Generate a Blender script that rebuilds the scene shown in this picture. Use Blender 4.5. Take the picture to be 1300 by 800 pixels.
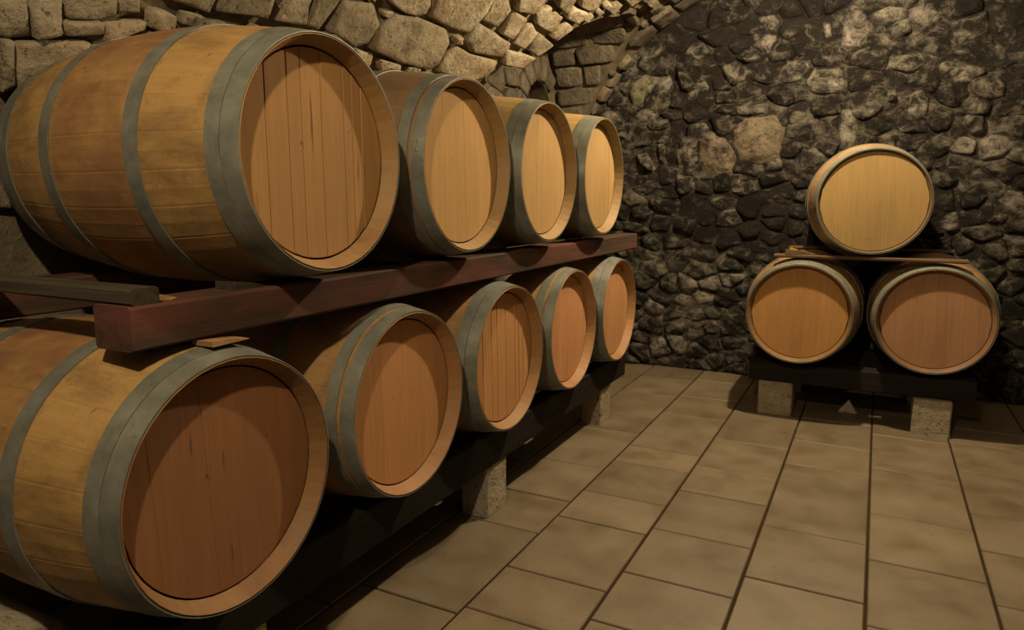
import bpy, math, random
from mathutils import Vector, Matrix, noise

# ------------------------------------------------------------------ camera, world, exposure
scene = bpy.context.scene
col = scene.collection
for o in list(bpy.data.objects):
    bpy.data.objects.remove(o)

F_PX, PITCH, YAW, CAM_H = 900.0, 0.16422823, 0.47327405, 1.35
cam_data = bpy.data.cameras.new('camera')
cam_data.sensor_width = 36.0
cam_data.lens = F_PX / 1300.0 * 36.0
cam_data.clip_start = 0.02
cam = bpy.data.objects.new('camera', cam_data)
cam.location = (0, 0, CAM_H)
cam.rotation_euler = (math.pi / 2 - PITCH, 0, YAW)
col.objects.link(cam)
scene.camera = cam

world = bpy.data.worlds.new('world')
scene.world = world
world.use_nodes = True
world.node_tree.nodes['Background'].inputs[0].default_value = (0.085, 0.075, 0.115, 1)  # purple fill added to tint the dark undersides
world.node_tree.nodes['Background'].inputs[1].default_value = 0.6

scene.view_settings.view_transform = 'Standard'
scene.view_settings.look = 'None'
scene.view_settings.gamma = 1.0
scene.view_settings.use_curve_mapping = False
scene.view_settings.exposure = 0.0

LAMP_FAR = (-0.35, 4.00, 2.76)        # two bare bulbs hang from the crown of the vault
LAMP_NEAR = (-0.40, -0.15, 2.76)
POWER_FAR, POWER_NEAR = 290.0, 165.0
LAMP_COL = (1.0, 0.77, 0.47)

R = random.Random(7)

# ------------------------------------------------------------------ helpers
def mesh_obj(name, verts, faces, mat=None, parent=None, smooth=False, loc=None, rot=None):
    me = bpy.data.meshes.new(name)
    me.from_pydata([tuple(v) for v in verts], [], faces)
    me.validate(); me.update()
    if smooth:
        me.polygons.foreach_set('use_smooth', [True] * len(me.polygons))
    if mat:
        me.materials.append(mat)
    return obj(name, me, parent, loc, rot)

def obj(name, me, parent=None, loc=None, rot=None, mat=None):
    o = bpy.data.objects.new(name, me)
    col.objects.link(o)
    if parent: o.parent = parent
    if loc: o.location = loc
    if rot: o.rotation_euler = rot
    if mat:
        o.material_slots[0].link = 'OBJECT'
        o.material_slots[0].material = mat
    return o

def empty(name, loc, rot=(0, 0, 0)):
    o = bpy.data.objects.new(name, None)
    o.empty_display_size = 0.1
    o.location = loc; o.rotation_euler = rot
    col.objects.link(o)
    return o

def tag(o, label, cat, group=None, kind=None):
    o['label'] = label; o['category'] = cat
    if group: o['group'] = group
    if kind: o['kind'] = kind
    return o

# pixel -> direction (image 1300 x 800)
_fw = Vector((-math.sin(YAW) * math.cos(PITCH), math.cos(YAW) * math.cos(PITCH), -math.sin(PITCH)))
_rt = Vector((math.cos(YAW), math.sin(YAW), 0))
_up = _rt.cross(_fw)
EYE = Vector((0, 0, CAM_H))
def ray(x, y):
    return _fw + _rt * ((x - 650) / F_PX) + _up * ((400 - y) / F_PX)
def on_y(x, y, Y):
    d = ray(x, y); return EYE + d * (Y / d.y)
def on_x(x, y, X):
    d = ray(x, y); return EYE + d * (X / d.x)

# ------------------------------------------------------------------ materials
def new_mat(name):
    m = bpy.data.materials.new(name); m.use_nodes = True
    nt = m.node_tree
    for n in list(nt.nodes): nt.nodes.remove(n)
    out = nt.nodes.new('ShaderNodeOutputMaterial')
    b = nt.nodes.new('ShaderNodeBsdfPrincipled')
    nt.links.new(b.outputs[0], out.inputs[0])
    return m, nt, b

ALB = .74      # overall reflectance of the old, dusty surfaces
class NB:
    def __init__(s, nt): s.nt = nt
    def n(s, t, **kw):
        nd = s.nt.nodes.new(t)
        for k, v in kw.items(): setattr(nd, k, v)
        return nd
    def l(s, a, b): s.nt.links.new(a, b)
    def coord(s, kind='Object', ob=None, scale=(1, 1, 1), rnd=0.0):
        tc = s.n('ShaderNodeTexCoord')
        if ob: tc.object = ob
        mp = s.n('ShaderNodeMapping'); mp.inputs['Scale'].default_value = scale
        s.l(tc.outputs[kind], mp.inputs[0])
        if rnd:
            oi = s.n('ShaderNodeObjectInfo'); mu = s.n('ShaderNodeMath', operation='MULTIPLY')
            mu.inputs[1].default_value = rnd
            s.l(oi.outputs['Random'], mu.inputs[0]); s.l(mu.outputs[0], mp.inputs['Location'])
        return mp.outputs[0]
    def noise(s, vec, scale, detail=4, rough=.6, dist=0):
        n = s.n('ShaderNodeTexNoise'); n.inputs['Scale'].default_value = scale
        n.inputs['Detail'].default_value = detail; n.inputs['Roughness'].default_value = rough
        n.inputs['Distortion'].default_value = dist
        s.l(vec, n.inputs['Vector']); return n.outputs['Fac']
    def ramp(s, fac, stops):
        r = s.n('ShaderNodeValToRGB'); e = r.color_ramp.elements
        while len(e) < len(stops): e.new(.5)
        for el, (p, c) in zip(e, stops):
            el.position = p
            el.color = (c, c, c, 1) if isinstance(c, (int, float)) else (*(x * ALB for x in c), 1)
        s.l(fac, r.inputs[0]); return r.outputs[0]
    def mix(s, fac, a, b, mode='MIX'):
        m = s.n('ShaderNodeMix', data_type='RGBA', blend_type=mode)
        for v, i in ((fac, 0), (a, 6), (b, 7)):
            if isinstance(v, (int, float)): m.inputs[i].default_value = v
            elif isinstance(v, tuple): m.inputs[i].default_value = (*(x * ALB for x in v), 1)
            else: s.l(v, m.inputs[i])
        return m.outputs[2]
    def math(s, op, a, b=None):
        m = s.n('ShaderNodeMath', operation=op)
        for v, i in ((a, 0), (b, 1)):
            if v is None: continue
            if isinstance(v, (int, float)): m.inputs[i].default_value = v
            else: s.l(v, m.inputs[i])
        return m.outputs[0]
    def bump(s, h, strength, dist, bsdf, prev=None):
        b = s.n('ShaderNodeBump'); b.inputs['Strength'].default_value = strength
        b.inputs['Distance'].default_value = dist
        s.l(h, b.inputs['Height'])
        if prev: s.l(prev, b.inputs['Normal'])
        s.l(b.outputs[0], bsdf.inputs['Normal']); return b.outputs[0]

def random_gain(b, lo, hi):
    oi = b.n('ShaderNodeObjectInfo'); mr = b.n('ShaderNodeMapRange')
    mr.inputs['To Min'].default_value = lo; mr.inputs['To Max'].default_value = hi
    b.l(oi.outputs['Random'], mr.inputs['Value'])
    return mr.outputs[0]

def mat_body(ob, tint, wine, chime=1.0, htint=(.4, .2, .08)):
    """oak staves; blotches run on over the whole barrel, grain along the axis (local x)"""
    m, nt, p = new_mat('oak_staves'); b = NB(nt)
    c = b.coord('Object', ob); g = b.coord('Object', ob, (1.2, 26, 26)); blot = b.coord('Object', ob, (1.6, 2.6, 2.6))
    grain = b.noise(g, 3.0, 5, .65)
    base = b.ramp(grain, [(.25, tuple(x * .80 for x in tint)), (.62, tint), (.85, tuple(min(1, x * 1.2) for x in tint))])
    st = b.ramp(b.noise(blot, 2.6, 8, .72, .4), [(.44, 0.0), (.66, 1.0)])
    base = b.mix(b.math('MULTIPLY', st, .6), base, (.11, .062, .026))
    mot = b.ramp(b.noise(b.coord('Object', ob, (7, 9, 9)), 3.0, 6, .7), [(.52, 0.0), (.7, 1.0)])
    base = b.mix(b.math('MULTIPLY', mot, .4), base, (.14, .075, .035))
    sp = b.ramp(b.noise(c, 38, 3, .6), [(.66, 0.0), (.74, 1.0)])
    base = b.mix(b.math('MULTIPLY', sp, .45), base, (.045, .025, .012))
    # wine-reddened belly between the two bilge hoops
    sx = b.n('ShaderNodeSeparateXYZ'); b.l(c, sx.inputs[0])
    band = b.ramp(b.math('ABSOLUTE', sx.outputs[0]), [(.13, 1.0), (.165, 0.0)])
    wn = b.ramp(b.noise(b.coord('Object', ob, (3, 5, 5)), 2.0, 5, .6), [(.33, 0.15), (.6, 1.0)])
    base = b.mix(b.math('MULTIPLY', b.math('MULTIPLY', band, wn), wine), base, (.20, .070, .045))
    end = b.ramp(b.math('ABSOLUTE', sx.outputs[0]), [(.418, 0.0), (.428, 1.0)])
    base = b.mix(b.math('MULTIPLY', end, .75), base, tuple(x * .72 for x in htint))   # bare inner bevel, the colour of the head
    if chime < 1:    # dark-stained stave ends, with the rim's shade put into the colour
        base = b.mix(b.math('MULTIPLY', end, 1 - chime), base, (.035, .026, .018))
    hs = b.n('ShaderNodeHueSaturation'); b.l(base, hs.inputs['Color']); b.l(random_gain(b, .93, 1.06), hs.inputs['Value'])
    b.l(hs.outputs[0], p.inputs['Base Color'])
    p.inputs['Roughness'].default_value = .62
    b.bump(grain, .25, .004, p)
    return m

def mat_head(ob, tint, dirt=.5):
    """oak head boards; grain runs up the board (local z of the head)"""
    m, nt, p = new_mat('oak_head'); b = NB(nt)
    g = b.coord('Object', ob, (8, 34, 1.5), rnd=7.0); c = b.coord('Object', ob, (1, 1, 1))
    grain = b.noise(g, 2.4, 5, .62)
    base = b.ramp(grain, [(.25, tuple(x * .84 for x in tint)), (.58, tint), (.85, tuple(min(1, x * 1.15) for x in tint))])
    big = b.ramp(b.noise(b.coord('Object', ob, (3, 3.5, 2.0)), 1.6, 4, .6), [(.42, 0.0), (.7, 1.0)])
    base = b.mix(b.math('MULTIPLY', big, .30), base, tuple(x * .62 for x in tint))
    streak = b.ramp(b.noise(b.coord('Object', ob, (4, 30, 2.6), rnd=3.0), 1.7, 3, .5), [(.68, 0.0), (.75, 1.0)])
    base = b.mix(b.math('MULTIPLY', streak, dirt), base, (.055, .028, .012))
    spot = b.ramp(b.noise(c, 26, 2, .5), [(.71, 0.0), (.77, 1.0)])
    base = b.mix(b.math('MULTIPLY', spot, dirt), base, (.05, .026, .012))
    hs = b.n('ShaderNodeHueSaturation'); b.l(base, hs.inputs['Color']); b.l(random_gain(b, .95, 1.05), hs.inputs['Value'])
    b.l(hs.outputs[0], p.inputs['Base Color'])
    p.inputs['Roughness'].default_value = .9
    b.bump(grain, .15, .003, p)
    return m

def mat_steel():
    m, nt, p = new_mat('galvanised_steel'); b = NB(nt)
    c = b.coord('Object', rnd=5.0)
    n1 = b.noise(c, 14, 5, .65); n2 = b.noise(c, 70, 3, .6)
    base = b.ramp(n1, [(.32, (.17, .18, .155)), (.62, (.27, .285, .25)), (.8, (.36, .37, .33))])
    wear = b.ramp(n2, [(.62, 0.0), (.72, 1.0)])
    base = b.mix(b.math('MULTIPLY', wear, .35), base, (.10, .085, .06))
    b.l(base, p.inputs['Base Color'])
    p.inputs['Metallic'].default_value = .35
    p.inputs['Roughness'].default_value = .5
    b.bump(n2, .12, .002, p)
    return m

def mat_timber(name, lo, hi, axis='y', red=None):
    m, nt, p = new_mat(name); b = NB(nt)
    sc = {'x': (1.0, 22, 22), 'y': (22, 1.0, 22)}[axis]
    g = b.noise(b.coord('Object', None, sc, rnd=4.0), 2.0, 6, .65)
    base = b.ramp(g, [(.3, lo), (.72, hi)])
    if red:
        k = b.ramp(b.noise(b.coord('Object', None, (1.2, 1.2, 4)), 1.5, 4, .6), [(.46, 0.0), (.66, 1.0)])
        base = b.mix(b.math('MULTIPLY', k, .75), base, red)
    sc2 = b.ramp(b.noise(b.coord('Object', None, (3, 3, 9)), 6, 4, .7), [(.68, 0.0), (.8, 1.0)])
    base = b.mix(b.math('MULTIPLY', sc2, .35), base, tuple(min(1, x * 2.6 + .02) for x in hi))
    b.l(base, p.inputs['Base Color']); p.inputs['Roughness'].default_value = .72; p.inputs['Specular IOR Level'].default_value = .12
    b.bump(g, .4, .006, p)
    return m

def mat_stone(name, lo, mid, hi, dark=(.02, .017, .013), soot=.5, soot_lo=.46, soot_hi=.62, rough_scale=1.0, gain=(.75, 1.2)):
    m, nt, p = new_mat(name); b = NB(nt)
    w = b.coord('Object', rnd=9.0)
    tc = b.n('ShaderNodeNewGeometry'); pos = tc.outputs['Position']
    n1 = b.noise(w, 9 * rough_scale, 7, .68); n2 = b.noise(w, 42 * rough_scale, 5, .65); n3 = b.noise(w, 3.0, 3, .5)
    base = b.ramp(n1, [(.30, lo), (.52, mid), (.74, hi)])
    base = b.mix(b.math('MULTIPLY', b.ramp(n3, [(.45, 0.0), (.65, 1.0)]), .35), base, tuple(x * y for x, y in zip(mid, (1.1, .86, .66))))
    pit = b.ramp(n2, [(.34, 1.0), (.42, 0.0)])
    base = b.mix(b.math('MULTIPLY', pit, .7), base, dark)
    s = b.ramp(b.noise(pos, 1.7, 7, .70, .3), [(soot_lo, 0.0), (soot_hi, 1.0)])
    base = b.mix(b.math('MULTIPLY', s, soot), base, dark)
    hs = b.n('ShaderNodeHueSaturation'); b.l(base, hs.inputs['Color']); b.l(random_gain(b, *gain), hs.inputs['Value'])
    b.l(hs.outputs[0], p.inputs['Base Color']); p.inputs['Roughness'].default_value = .88; p.inputs['Specular IOR Level'].default_value = .12
    nb = b.bump(n1, .9, .03, p)
    b.bump(n2, .7, .010, p, nb)
    return m

def mat_mortar(name, lo, hi, soot=.3, dark=(.018, .015, .012)):
    m, nt, p = new_mat(name); b = NB(nt)
    tc = b.n('ShaderNodeNewGeometry'); pos = tc.outputs['Position']
    n1 = b.noise(pos, 7, 7, .7); n2 = b.noise(pos, 40, 5, .65)
    base = b.ramp(n1, [(.3, lo), (.7, hi)])
    s = b.ramp(b.noise(pos, 1.7, 7, .70, .3), [(.46, 0.0), (.62, 1.0)])
    base = b.mix(b.math('MULTIPLY', s, soot), base, dark)
    b.l(base, p.inputs['Base Color']); p.inputs['Roughness'].default_value = .92; p.inputs['Specular IOR Level'].default_value = .12
    nb = b.bump(n1, .8, .03, p); b.bump(n2, .6, .008, p, nb)
    return m

def mat_tile():
    m, nt, p = new_mat('limestone_tile'); b = NB(nt)
    c = b.coord('Object', rnd=6.0)
    n1 = b.noise(c, 5, 6, .6); n2 = b.noise(c, 60, 3, .6); n3 = b.noise(c, 22, 2, .5)
    base = b.ramp(n1, [(.28, (.145, .113, .070)), (.52, (.205, .163, .107)), (.78, (.25, .207, .144))])
    base = b.mix(b.math('MULTIPLY', b.ramp(n2, [(.35, 1.0), (.5, 0.0)]), .2), base, (.12, .092, .056))
    base = b.mix(b.math('MULTIPLY', b.ramp(n3, [(.73, 0.0), (.77, 1.0)]), .45), base, (.10, .07, .04))
    hs = b.n('ShaderNodeHueSaturation'); b.l(base, hs.inputs['Color']); b.l(random_gain(b, .86, 1.08), hs.inputs['Value'])
    b.l(hs.outputs[0], p.inputs['Base Color'])
    b.l(b.ramp(n1, [(.3, .42), (.7, .62)]), p.inputs['Roughness'])
    b.bump(n1, .12, .01, p)
    return m

def mat_plain(name, c, rough=.6, emit=0.0, metal=0.0):
    m, nt, p = new_mat(name); b = NB(nt)
    n1 = b.noise(b.coord('Object'), 12, 4, .6)
    b.l(b.ramp(n1, [(.3, tuple(x * .8 for x in c)), (.7, tuple(min(1, x * 1.1) for x in c))]), p.inputs['Base Color'])
    p.inputs['Roughness'].default_value = rough; p.inputs['Metallic'].default_value = metal
    if emit:
        p.inputs['Emission Color'].default_value = (*LAMP_COL, 1); p.inputs['Emission Strength'].default_value = emit
    return m

M_STEEL = mat_steel()
M_TILE = mat_tile()
M_GROUT = mat_mortar('dark_grout', (.035, .022, .012), (.06, .04, .022), .2)
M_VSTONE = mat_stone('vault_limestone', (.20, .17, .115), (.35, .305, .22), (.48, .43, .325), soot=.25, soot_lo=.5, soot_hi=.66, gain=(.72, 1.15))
M_VMORTAR = mat_mortar('vault_mortar', (.12, .095, .062), (.25, .21, .14), .35)
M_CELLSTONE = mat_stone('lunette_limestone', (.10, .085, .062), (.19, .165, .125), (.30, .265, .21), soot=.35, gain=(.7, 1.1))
def mat_rubble(name, tint, dark=(.012, .010, .0095), cover=.5, gain=(.75, 1.2)):
    """old rubble under patchy soot: pale stone shows through in flecks, running on from stone to stone"""
    m, nt, p = new_mat(name); b = NB(nt)
    geo = b.n('ShaderNodeNewGeometry'); pos = geo.outputs['Position']
    mp = b.n('ShaderNodeMapping'); mp.inputs['Scale'].default_value = (1.0, 1.0, 1.25); b.l(pos, mp.inputs[0]); q = mp.outputs[0]
    a = b.noise(q, 11.0, 9, .75, .6); c = b.noise(q, 1.1, 4, .6, .3); d = b.noise(q, 30, 6, .7); e = b.noise(q, 11, 6, .65)
    mask = b.math('ADD', b.math('MULTIPLY', a, .62), b.math('MULTIPLY', c, .38))
    k = b.ramp(mask, [(cover - .06, 0.0), (cover + .07, 1.0)])
    stone_c = b.ramp(e, [(.3, tuple(x * .6 for x in tint)), (.7, tuple(min(1, x * 1.25) for x in tint))])
    base = b.mix(k, b.mix(.07, dark, stone_c), stone_c)
    base = b.mix(b.math('MULTIPLY', b.ramp(d, [(.36, 1.0), (.46, 0.0)]), .6), base, dark)
    hs = b.n('ShaderNodeHueSaturation'); b.l(base, hs.inputs['Color']); b.l(random_gain(b, *gain), hs.inputs['Value'])
    b.l(hs.outputs[0], p.inputs['Base Color']); p.inputs['Roughness'].default_value = .8; p.inputs['Specular IOR Level'].default_value = .12
    n1 = b.bump(a, 1.0, .05, p); n2 = b.bump(e, .9, .03, p, n1); b.bump(d, .7, .010, p, n2)
    return m
M_ESTONE = mat_rubble('sooty_rubble', (.27, .245, .205), cover=.555, gain=(.6, 1.15))
M_EPALE = mat_rubble('pale_rubble', (.36, .33, .28), cover=.505, gain=(.75, 1.15))
M_EBROWN = mat_rubble('brown_rubble', (.29, .24, .175), cover=.46, gain=(.95, 1.1))
M_LICHEN = mat_rubble('lichened_rubble', (.30, .28, .185), cover=.475)
M_EMORTAR = mat_rubble('sooty_mortar', (.24, .22, .18), cover=.55, gain=(1, 1))
M_CONC = mat_stone('concrete', (.36, .315, .235), (.47, .42, .32), (.56, .51, .40), soot=.15, gain=(.9, 1.05))
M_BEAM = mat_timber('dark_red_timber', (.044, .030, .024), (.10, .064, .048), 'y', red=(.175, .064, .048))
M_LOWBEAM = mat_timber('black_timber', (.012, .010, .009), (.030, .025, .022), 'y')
M_LOWBEAMX = mat_timber('black_timber_cross', (.012, .010, .009), (.030, .025, .022), 'x')
M_RAILX = mat_timber('grey_weathered_timber', (.035, .030, .022), (.10, .088, .066), 'x')
M_PLANKX = mat_timber('brown_plank_timber', (.07, .045, .026), (.16, .105, .06), 'x')
M_WEDGE = mat_timber('pale_wedge_wood', (.24, .14, .06), (.42, .27, .13), 'y')
M_WEDGE_LIT = mat_timber('lit_wedge_wood', (.35, .22, .05), (.55, .38, .10), 'x')  # lit part of the brown wedge, its brightness put into the colour

# ------------------------------------------------------------------ room dimensions
VX, VZ, VR = -0.45, 1.08, 1.9           # vault: axis x, springing height, radius
Y_END, Y_REAR = 5.56, -2.4
X_LEFT, X_RIGHT = VX - VR, VX + VR
CELL = [(3.40, 1.36), (3.46, 1.62), (3.58, 1.86), (3.715, 2.02), (3.945, 2.187), (4.2, 2.315), (4.4, 2.414), (4.65, 2.525), (4.9, 2.62),
        (5.05, 2.63), (5.18, 2.55), (5.29, 2.40), (5.38, 2.18), (5.46, 1.85), (5.52, 1.36)]
def cell_z(Y):
    if Y <= CELL[0][0] or Y >= CELL[-1][0]: return None
    for (a, za), (c, zc) in zip(CELL, CELL[1:]):
        if a <= Y <= c: return za + (zc - za) * (Y - a) / (c - a)
def vault_x(z):
    return X_LEFT if z <= VZ else VX - math.sqrt(max(0, VR * VR - (z - VZ) ** 2))
def vault_pt(s, Y, off=0.0):
    """s: arc length above the springing on the left side; off: metres into the room"""
    a = math.pi - s / VR
    return Vector((VX + (VR - off) * math.cos(a), Y, VZ + (VR - off) * math.sin(a)))
def vault_s(z): return VR * math.asin(min(1, max(0, (z - VZ) / VR)))

def grid(rows):
    """rows: list of equal-length vertex rows -> verts, faces"""
    n = len(rows[0]); v = [p for r in rows for p in r]; f = []
    for i in range(len(rows) - 1):
        for j in range(n - 1):
            f.append((i * n + j, i * n + j + 1, (i + 1) * n + j + 1, (i + 1) * n + j))
    return v, f

def join(parts):
    V, Fc = [], []
    for v, f in parts:
        o = len(V); V += list(v); Fc += [tuple(i + o for i in q) for q in f]
    return V, Fc

def box(x0, x1, y0, y1, z0, z1):
    v = [(x0, y0, z0), (x1, y0, z0), (x1, y1, z0), (x0, y1, z0), (x0, y0, z1), (x1, y0, z1), (x1, y1, z1), (x0, y1, z1)]
    f = [(0, 3, 2, 1), (4, 5, 6, 7), (0, 1, 5, 4), (1, 2, 6, 5), (2, 3, 7, 6), (3, 0, 4, 7)]
    return v, f

# ------------------------------------------------------------------ floor: grout bed and stone tiles
fv, ff = box(X_LEFT - .3, X_RIGHT + .3, Y_REAR - .2, Y_END + .2, -.12, -.006)
floor = mesh_obj('floor', fv, ff, M_GROUT)
tag(floor, 'beige stone tile floor laid in long parallel rows with dark joints', 'floor', kind='structure')

def tile_mesh(w, l):
    g = .004; t = []
    for (z, i) in ((-.04, 0), (-.0035, 0), (0, .0035)):
        t += [(i, i, z), (w - i, i, z), (w - i, l - i, z), (i, l - i, z)]
    f = [(8, 9, 10, 11), (0, 3, 2, 1)]
    for k in (0, 4):
        for j in range(4):
            f.append((k + j, k + (j + 1) % 4, k + 4 + (j + 1) % 4, k + 4 + j))
    return t, f

X_LINES = {-4: -2.34, -3: -1.94, -2: -1.54, -1: -1.137, 0: -.74, 1: -.339, 2: .059, 3: .447, 4: .85, 5: 1.25, 6: 1.45}
JOINTS = {-2: [1.825, 2.457, 2.80, 3.237, 3.848, 4.17, 4.70], -1: [2.171, 2.643, 2.946, 3.376, 3.641, 4.307, 4.769],
          0: [1.996, 2.33, 2.716, 3.154, 3.507, 3.964, 4.55], 1: [2.498, 2.954, 3.736, 4.142, 4.6],
          2: [2.834, 3.282, 3.861, 4.45], 3: [2.69, 3.113, 3.488, 4.034, 4.5]}
rt = random.Random(3)
for k in range(-4, 6):
    x0, x1 = X_LINES[k] + .005, X_LINES[k + 1] - .005
    js = list(JOINTS.get(k, [2.0 + rt.random() * .3]))
    while js[0] > -1.2: js.insert(0, js[0] - rt.choice((.3, .42, .47, .6)))
    while js[-1] < Y_END - .5: js.append(js[-1] + rt.choice((.3, .4, .47, .6)))
    js = [j for j in js if j < Y_END - .12] + [Y_END]
    for a, c in zip(js, js[1:]):
        v, f = tile_mesh(x1 - x0, c - a - .007)
        mesh_obj('tile', v, f, M_TILE, floor, loc=(x0, a + .0035, rt.uniform(-.0015, .001)))

# ------------------------------------------------------------------ stones
def chaikin(pts, t=.12):
    out = []
    for a, c in zip(pts, pts[1:] + pts[:1]):
        out += [a * (1 - t) + c * t, a * t + c * (1 - t)]
    return out

def stone(outline, normal, h, mat, parent, name='stone', rnd=R, soft=False, back=.05, rough=1.0, corner=.12):
    """a rough-faced stone standing h proud of its wall; outline: 3D points on the wall face"""
    n = normal.normalized()
    pts = [Vector(q) for q in outline]
    c0 = sum(pts, Vector()) / len(pts)
    size = sum((q - c0).length for q in pts) / len(pts)
    pts = chaikin(pts, corner)
    if len(pts) < 11: # add midpoints so the edge can be uneven
        pts = [q for a, c in zip(pts, pts[1:] + pts[:1]) for q in (a, (a + c) / 2)]
    seed = Vector((rnd.random() * 50, rnd.random() * 50, rnd.random() * 50))
    tilt = Vector((rnd.uniform(-1, 1), rnd.uniform(-1, 1), rnd.uniform(-1, 1))) * .12 * rough
    rings = []
    for sc, hh, am in ((1.0, -back, 0), (1.02, -.006, .10), (.88, h * .55, .14), (.66, h * .95, .14), (.34, h * 1.05, .10)) if soft else ((1.0, -back, 0), (1.0, h * .5, .05), (.97, h * .92, .06), (.76, h * 1.0, .10), (.38, h * 1.02, .10)):
        ring = []
        for q in pts:
            r = (q - c0) * sc
            w = noise.noise(q * 9 + seed); w2 = noise.noise(r * 14 + seed * 1.7)
            ring.append(c0 + r * (1 + am * w * rough) + n * (hh + (w2 * .35 * h * rough if hh > 0 else 0) + (r.dot(tilt) if hh > 0 else 0)))
        rings.append(ring)
    m = len(pts)
    v = [q - c0 for r_ in rings for q in r_] + [n * h * 1.05]
    f = []
    for k in range(len(rings) - 1):
        for j in range(m):
            f.append((k * m + j, k * m + (j + 1) % m, (k + 1) * m + (j + 1) % m, (k + 1) * m + j))
    last = (len(rings) - 1) * m
    for j in range(m): f.append((last + j, last + (j + 1) % m, len(v) - 1))
    # outward winding
    a, b_, c_ = (v[i] for i in f[-1])
    if (b_ - a).cross(c_ - a).dot(n) < 0: f = [tuple(reversed(q)) for q in f]
    return mesh_obj(name, v, f, mat, parent, smooth=True, loc=c0)

def in_poly(x, y, poly):
    r = False
    for (x0, y0), (x1, y1) in zip(poly, poly[1:] + poly[:1]):
        if (y0 > y) != (y1 > y) and x < (x1 - x0) * (y - y0) / (y1 - y0) + x0: r = not r
    return r

# ------------------------------------------------------------------ vault (ceiling), its lunette and the walls
ycell = [CELL[0][0] + i * (CELL[-1][0] - CELL[0][0]) / 60 for i in range(61)]
ys = [Y_REAR + i * (3.40 - Y_REAR) / 50 for i in range(50)] + ycell + [Y_END + .1]
rows = []
S_TOP = VR * math.pi - vault_s(1.30)
for Y in ys:
    z0 = cell_z(Y) or 1.30
    s0 = vault_s(max(z0, 1.30))
    rows.append([vault_pt(s0 + (S_TOP - s0) * i / 44, Y) for i in range(45)])
main_v = grid(rows)
soff = grid([[Vector((X_LEFT - .02 + (vault_x(cell_z(Y) or 1.36) - X_LEFT + .02) * t / 4, Y, cell_z(Y) or 1.36)) for t in range(5)] for Y in ycell])
cv, cf = join([main_v, soff])
ceiling = mesh_obj('ceiling', cv, cf, M_VMORTAR, smooth=False)
tag(ceiling, 'rough limestone barrel vault above the barrel rows', 'vault', kind='structure')

# left wall: low wall under the springing, and the upright lunette wall with a small arched recess
NC, NZ, NR = 5.06, 1.97, .25              # recess centre (y, z), half width
low = grid([[Vector((vault_x(z), Y, z)) for z in (-.1, .3, .6, .9, 1.08, 1.2, 1.31)] for Y in ys])
lun = []
yl = sorted(ycell + [NC - NR, NC + NR])
for a, c in zip(yl, yl[1:]):
    za, zc = cell_z(a) or 1.36, cell_z(c) or 1.36
    X = X_LEFT - .02
    mid = (a + c) / 2
    if abs(mid - NC) < NR:
        ta = NZ + math.sqrt(max(0, NR ** 2 - (a - NC) ** 2)); tc_ = NZ + math.sqrt(max(0, NR ** 2 - (c - NC) ** 2))
        lun.append(([(X, a, 1.25), (X, c, 1.25), (X, c, 1.78), (X, a, 1.78)], [(0, 1, 2, 3)]))
        lun.append(([(X, a, ta), (X, c, tc_), (X, c, zc), (X, a, za)], [(0, 1, 2, 3)]))
        lun.append(([(X, a, ta), (X, c, tc_), (X - .22, c, tc_), (X - .22, a, ta)], [(0, 1, 2, 3)]))
        lun.append(([(X - .22, a, 1.78), (X - .22, c, 1.78), (X - .22, c, tc_), (X - .22, a, ta)], [(0, 1, 2, 3)]))
        lun.append(([(X, a, 1.78), (X, c, 1.78), (X - .22, c, 1.78), (X - .22, a, 1.78)], [(0, 1, 2, 3)]))
    else:
        lun.append(([(X, a, 1.25), (X, c, 1.25), (X, c, zc), (X, a, za)], [(0, 1, 2, 3)]))
for e in (NC - NR, NC + NR):
    X = X_LEFT - .02
    lun.append(([(X, e, 1.78), (X - .22, e, 1.78), (X - .22, e, NZ), (X, e, NZ)], [(0, 1, 2, 3)]))
wv, wf = join([low] + lun)
wall_left = mesh_obj('wall_left', wv, wf, M_VMORTAR)
tag(wall_left, 'stone side wall behind the double barrel row with an arched recess', 'wall', kind='structure')

# right wall (out of view); rear left open to let the added purple world fill in
v, f = grid([[Vector((-.9 - vault_x(z), Y, z)) for z in (-.1, .3, .6, .9, 1.08, 1.2, 1.31)] for Y in (Y_REAR, -1, 1, 3, Y_END + .1)])
wall_right = mesh_obj('wall_right', v, f, M_VMORTAR)
tag(wall_right, 'plain rough side wall facing the barrel racks', 'wall', kind='structure')
def end_y(x, z): return Y_END + .022 * noise.noise(Vector((x * 5, z * 6, 1))) + .014 * noise.noise(Vector((x * 13, z * 15, 5))) - .004
v, f = grid([[Vector((x, end_y(x, z), z)) for x in [X_LEFT - .3 + (2 * VR + .6) * i / 130 for i in range(131)]] for z in [-.1 + (VZ + VR + .25) * j / 100 for j in range(101)]])
wall_end = mesh_obj('wall_end', v, f, M_EMORTAR)
tag(wall_end, 'soot-blackened rubble stone end wall of the cellar', 'wall', kind='structure')

# --- stones of the vault: the ones the photograph shows clearly, by outline
def vault_hit(x, y):
    d = ray(x, y)
    a = d.x ** 2 + d.z ** 2
    ox, oz = EYE.x - VX, EYE.z - VZ
    b_ = 2 * (ox * d.x + oz * d.z); c_ = ox * ox + oz * oz - VR * VR
    t = (-b_ + math.sqrt(b_ * b_ - 4 * a * c_)) / (2 * a)
    P = EYE + d * t
    return (VR * (math.pi - math.atan2(P.z - VZ, P.x - VX)), P.y)

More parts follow.
